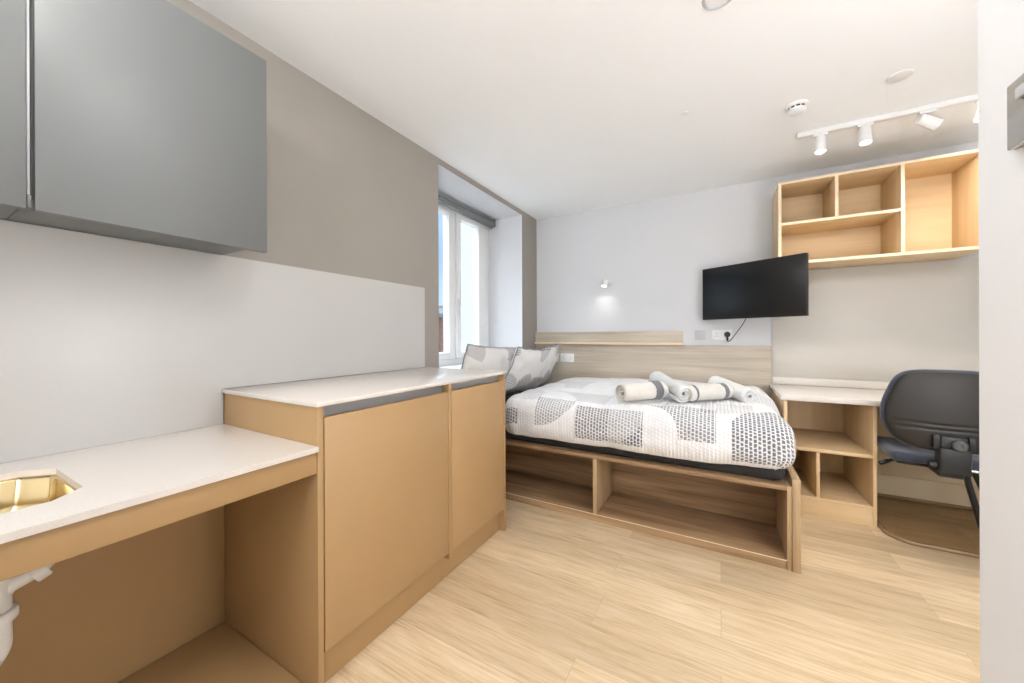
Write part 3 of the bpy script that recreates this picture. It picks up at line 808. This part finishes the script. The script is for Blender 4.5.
# ------------------------------------------------------------------ ceiling fittings
def spot_light(name, loc, energy, size=R(120), blend=.6, radius=.05, col=(1, .96, .9), target=None):
    l = bpy.data.lights.new(name, 'SPOT'); l.energy = energy; l.spot_size = size; l.spot_blend = blend; l.shadow_soft_size = radius; l.color = col
    o = bpy.data.objects.new(name, l); COL.objects.link(o); o.location = loc
    if target is not None: o.rotation_euler = (Vector(target)-Vector(loc)).to_track_quat('-Z', 'Y').to_euler()
    return o
def area_light(name, loc, energy, size, col=(1, .96, .9), rot=(0, 0, 0), sy=None):
    l = bpy.data.lights.new(name, 'AREA'); l.energy = energy; l.size = size; l.color = col; l.shape = 'DISK'
    if sy: l.shape = 'RECTANGLE'; l.size_y = sy
    o = bpy.data.objects.new(name, l); COL.objects.link(o); o.location = loc; o.rotation_euler = rot; return o
def downlight(x, y, energy, label, r=.057, col=(1, .97, .93)):
    t = thing('downlight', label, 'light', (x, y, CZ), 'recessed ceiling downlights')
    bm = bmesh.new(); lathe(bm, [(r*.82, .0), (r, .0), (r*.98, .004), (r*.84, .006), (r*.82, 0)], (x, y, CZ), (0, 0, -1), 40, False); obj('bezel', bm, M_GREYP, t, True)
    bm = bmesh.new(); lathe(bm, [(0, .001), (r*.80, .001), (r*.80, .003), (0, .003)], (x, y, CZ), (0, 0, -1), 32, False); obj('diffuser', bm, M_LAMP if energy else M_PLATE, t, True)
    if energy: area_light('downlight_glow', (x, y, CZ-.008), energy, r*1.6, col)
M_DOME = emis('opal dome', (1, .97, .92, 1), 6)
M_FILL = emis('opal fill globe', (1, .998, .988, 1), 17)  # glow of the added fill lamps
M_FILL2 = emis('dimmer opal fill globe', (1, .998, .988, 1), 15)
def dome(x, y, energy, label, col=(1, .99, .965)):  # unseen fitting, dome shape added so its light reaches the ceiling
    t = thing('ceiling_light', label, 'light', (x, y, CZ), 'opal dome ceiling lights')
    bm = bmesh.new(); lathe(bm, [(0, 0), (.11, 0), (.11, .02), (.10, .026), (0, .026)], (x, y, CZ), (0, 0, -1), 32, False); obj('base', bm, M_PLATE, t, True)
    bm = bmesh.new(); lathe(bm, [(.097, .0262), (.095, .05), (.075, .075), (.04, .09), (0, .094)], (x, y, CZ), (0, 0, -1), 32, False); obj('dome', bm, M_DOME, t, True)
    l = bpy.data.lights.new('ceiling_light_glow', 'POINT'); l.energy = energy; l.shadow_soft_size = .05; l.color = col
    o = bpy.data.objects.new('ceiling_light_glow', l); COL.objects.link(o); o.location = (x, y, CZ-.155)
def fill_globe(x, y, z, label, r=.16, gm=None):  # unseen lamp on a stand, added as fill light for the room
    t = thing('fill_lamp', label, 'lamp', (x, y, 0), 'opal fill globe lamps, added')
    bm = bmesh.new(); lathe(bm, [(0, 0), (.13, 0), (.13, .012), (.10, .02), (0, .022)], (x, y, 0), n=36, cap=False); obj('base', bm, M_PLATE, t, True)
    bm = bmesh.new(); tube(bm, [(x, y, .02), (x, y, z-r+.004)], .011, 14); obj('pole', bm, M_PLATE, t, True)
    bm = bmesh.new(); bmesh.ops.create_uvsphere(bm, u_segments=32, v_segments=20, radius=r, matrix=Matrix.Translation((x, y, z))); obj('lamp_globe', bm, gm or M_FILL, t, 'all')
GOUT = 'added white lamp with opal fill globe out of view '
fill_globe(1.22, .90, 1.10, GOUT+'beside the right wall')
fill_globe(-.86, -1.05, 1.35, GOUT+'behind the camera', gm=M_FILL2)
LOUT = 'unseen ceiling light with added opal dome nearer the '
downlight(0, 1.575, 0, 'round recessed downlight cut by the top edge of the photo')
dome(-.10, .35, 8, LOUT+'camera')
dome(-1.02, -.02, 8, LOUT+'kitchen cabinets')
dome(.90, 1.15, 7, LOUT+'right wall, added as fill')  # unseen lamp added to brighten the room
# smoke detector
sd = thing('smoke_detector', 'white round smoke detector on the ceiling near the track lights', 'smoke detector', (.372, 2.535, CZ))
c = (.372, 2.535, CZ)
bm = bmesh.new(); lathe(bm, [(0, 0), (.052, 0), (.052, .008), (.046, .014), (0, .014)], c, (0, 0, -1), 36, False); obj('base', bm, M_PLATE, sd, True)
bm = bmesh.new(); lathe(bm, [(0, .0142), (.040, .0142), (.036, .024), (0, .024)], c, (0, 0, -1), 36, False); obj('vent', bm, M_BLACK, sd, True, 'dark smoke vent slot')
bm = bmesh.new(); lathe(bm, [(0, .0242), (.043, .0242), (.043, .032), (.034, .042), (.012, .046), (0, .046)], c, (0, 0, -1), 36, False); obj('cap', bm, M_PLATE, sd, True)
bm = bmesh.new()
for k in range(10):
    a = 2*PI*k/10; box(bm, c[0]+.040*math.cos(a)-.003, c[0]+.040*math.cos(a)+.003, c[1]+.040*math.sin(a)-.003, c[1]+.040*math.sin(a)+.003, CZ-.026, CZ-.013)
obj('rib', bm, M_PLATE, sd)
bm = bmesh.new(); lathe(bm, [(0, 0), (.048, 0), (.048, .003), (.044, .006), (0, .0065)], (.768, 2.50, CZ), (0, 0, -1), 36, False)
tag(obj('blanking_disc', bm, M_PLATE, None, True), 'flat white disc on the ceiling between detector and shelf', 'cover')
bm = bmesh.new(); lathe(bm, [(0, 0), (.020, 0), (.020, .002), (.016, .004), (0, .004)], (-.175, 2.30, CZ), (0, 0, -1), 24, False)
tag(obj('blanking_disc', bm, M_PLATE, None, True), 'tiny white disc on the ceiling left of the smoke detector', 'cover')
# track lights
tk = thing('track_light', 'white ceiling track with four small spotlights in front of shelf', 'track light', (.85, 2.90, CZ))
bx('track', .425, RX-.03, 2.882, 2.916, CZ-.030, CZ-.0005, M_PLATE, tk, .002)
def spot(x, d, energy, y=2.899):
    d = Vector(d).normalized(); p = Vector((x, y, CZ-.030))
    bm = bmesh.new(); box(bm, x-.035, x+.035, y-.013, y+.013, CZ-.044, CZ-.0302, .003); tube(bm, [p+Vector((0, 0, -.012)), p+Vector((0, 0, -.036))], .007, 12)
    h = obj('spot_adapter', bm, M_PLATE, tk, True)
    c = p+Vector((0, 0, -.058)); s = c-d*.045
    bm = bmesh.new(); lathe(bm, [(0, 0), (.024, 0), (.028, .005), (.030, .098), (.0265, .100), (.025, .085), (0, .085)], s, d, 26, False)
    hd = obj('spot_head', bm, M_PLATE, tk, True)
    bm = bmesh.new(); lathe(bm, [(0, .0865), (.024, .0865), (.024, .090), (0, .090)], s, d, 22, False)
    ln = obj('lens', bm, M_LAMP, None, True); ln.parent = hd
    spot_light('track_spot_glow', s+d*.102, energy, R(125), .9, .022, (1, .95, .87), s+d*1)
spot(.540, (-.02, -.10, -1), 10)
spot(.745, (-.02, -.12, -1), 10)
spot(1.000, (.75, .25, -.42), 10)
spot(1.215, (-.1, .35, -1), 10)

spot_light('reading_lamp_glow', WLAMP[0], 1.2, R(120), 1.0, .03, (1, .97, .93), WLAMP[0]+WLAMP[1]+Vector((0, .25, 0)))
# ------------------------------------------------------------------ switch by the camera
sw = thing('light_switch', 'brushed steel switch plate on the white wall at far right', 'switch', (.25, .50, 1.36))
bm = bmesh.new(); box(bm, .2425, .2499, .462, .548, 1.328, 1.391, .002, 3); obj('faceplate', bm, M_STEEL, sw, True)
bm = bmesh.new(); box(bm, .2392, .2423, .512, .529, 1.368, 1.379, .001); obj('switch', bm, M_GREYP, sw, True)

# ------------------------------------------------------------------ outside
M_BRICK = NT('red brick')
b = M_BRICK.add('ShaderNodeTexBrick'); b.inputs['Color1'].default_value = lin((120, 66, 54)); b.inputs['Color2'].default_value = lin((104, 54, 44)); b.inputs['Mortar'].default_value = lin((130, 112, 100)); b.inputs['Scale'].default_value = 4
M_BRICK.link(M_BRICK.coords(rot=(R(90), 0, 0)), b.inputs['Vector']); M_BRICK.link(b.outputs['Color'], M_BRICK.b.inputs['Base Color']); M_BRICK = M_BRICK.m
def building(name, x0, x1, y0, y1, z1, wall, label, winrows, roof):
    t = thing(name, label, 'building', ((x0+x1)/2, (y0+y1)/2, -6))
    bx('wall', x0, x1, y0, y1, -6, z1, wall, t, 0)
    bx('roof', x0-.15, x1+.15, y0-.15, y1+.15, z1, z1+.2, roof, t, 0)
    for z in winrows:
        y = y0+.6
        while y < y1-1:
            f = bx('window', x1, x1+.05, y, y+.8, z, z+1.1, M_UPVC, t, 0)
            g = bx('pane', x1+.05, x1+.06, y+.06, y+.74, z+.06, z+1.04, plastic('far glass', (90, 105, 120), .1), None, 0); g.parent = f; g.matrix_parent_inverse = f.matrix_parent_inverse
            y += 1.7
building('brick_building', -16, -12.2, 8.5, 14.9, 2.1, M_BRICK, 'red brick building seen low through the left window pane', (-1.6, .5), paint('slate', (96, 98, 104), .8))
building('office_building', -34, -28, 20, 40, 4.6, paint('grey cladding', (112, 122, 130), .7), 'grey flat-roofed building behind the brick one outside', (0, 2.4), paint('slate2', (120, 124, 128), .8))
t = thing('rendered_building', 'white rendered building filling the right window pane', 'building', (-7.5, 13, -6))
bm = bmesh.new(); prism(bm, [(-7, 8.7), (-10.5, 13.3), (-8.5, 17), (-4.6, 12.4)], -5.99, 7.5); obj('wall', bm, paint('white render', (148, 149, 149), .8), t)
bm = bmesh.new(); prism(bm, [(-6.98, 8.5), (-10.7, 13.3), (-8.5, 17.2), (-4.4, 12.4)], 7.5, 7.7); obj('roof', bm, paint('coping', (200, 200, 200), .8), t)
gr = bx('ground_outside', -60, -3.5, -20, 60, -6.2, -6, paint('asphalt', (110, 110, 110), .9), None, 0); struct(gr); gr.name = 'floor_outside'

# ------------------------------------------------------------------ world and daylight
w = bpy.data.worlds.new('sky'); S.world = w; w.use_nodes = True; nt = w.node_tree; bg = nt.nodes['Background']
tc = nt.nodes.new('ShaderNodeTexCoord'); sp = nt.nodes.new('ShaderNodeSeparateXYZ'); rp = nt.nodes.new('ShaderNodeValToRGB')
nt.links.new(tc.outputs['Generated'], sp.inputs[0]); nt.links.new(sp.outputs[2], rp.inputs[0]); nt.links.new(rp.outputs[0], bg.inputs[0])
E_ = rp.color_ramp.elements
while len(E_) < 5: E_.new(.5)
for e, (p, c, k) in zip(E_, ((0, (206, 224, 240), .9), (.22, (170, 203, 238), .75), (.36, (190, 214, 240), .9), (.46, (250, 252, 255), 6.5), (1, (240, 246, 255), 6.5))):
    e.position = p; e.color = tuple(x*k/6.5 for x in lin(c)[:3])+(1,)      # unseen bright cloud added for daylight, above a band of clear sky
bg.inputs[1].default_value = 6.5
sun = bpy.data.lights.new('sun', 'SUN'); sun.energy = 1.2; sun.angle = R(2); so = bpy.data.objects.new('sun', sun); COL.objects.link(so); so.rotation_euler = (R(50), 0, R(60))
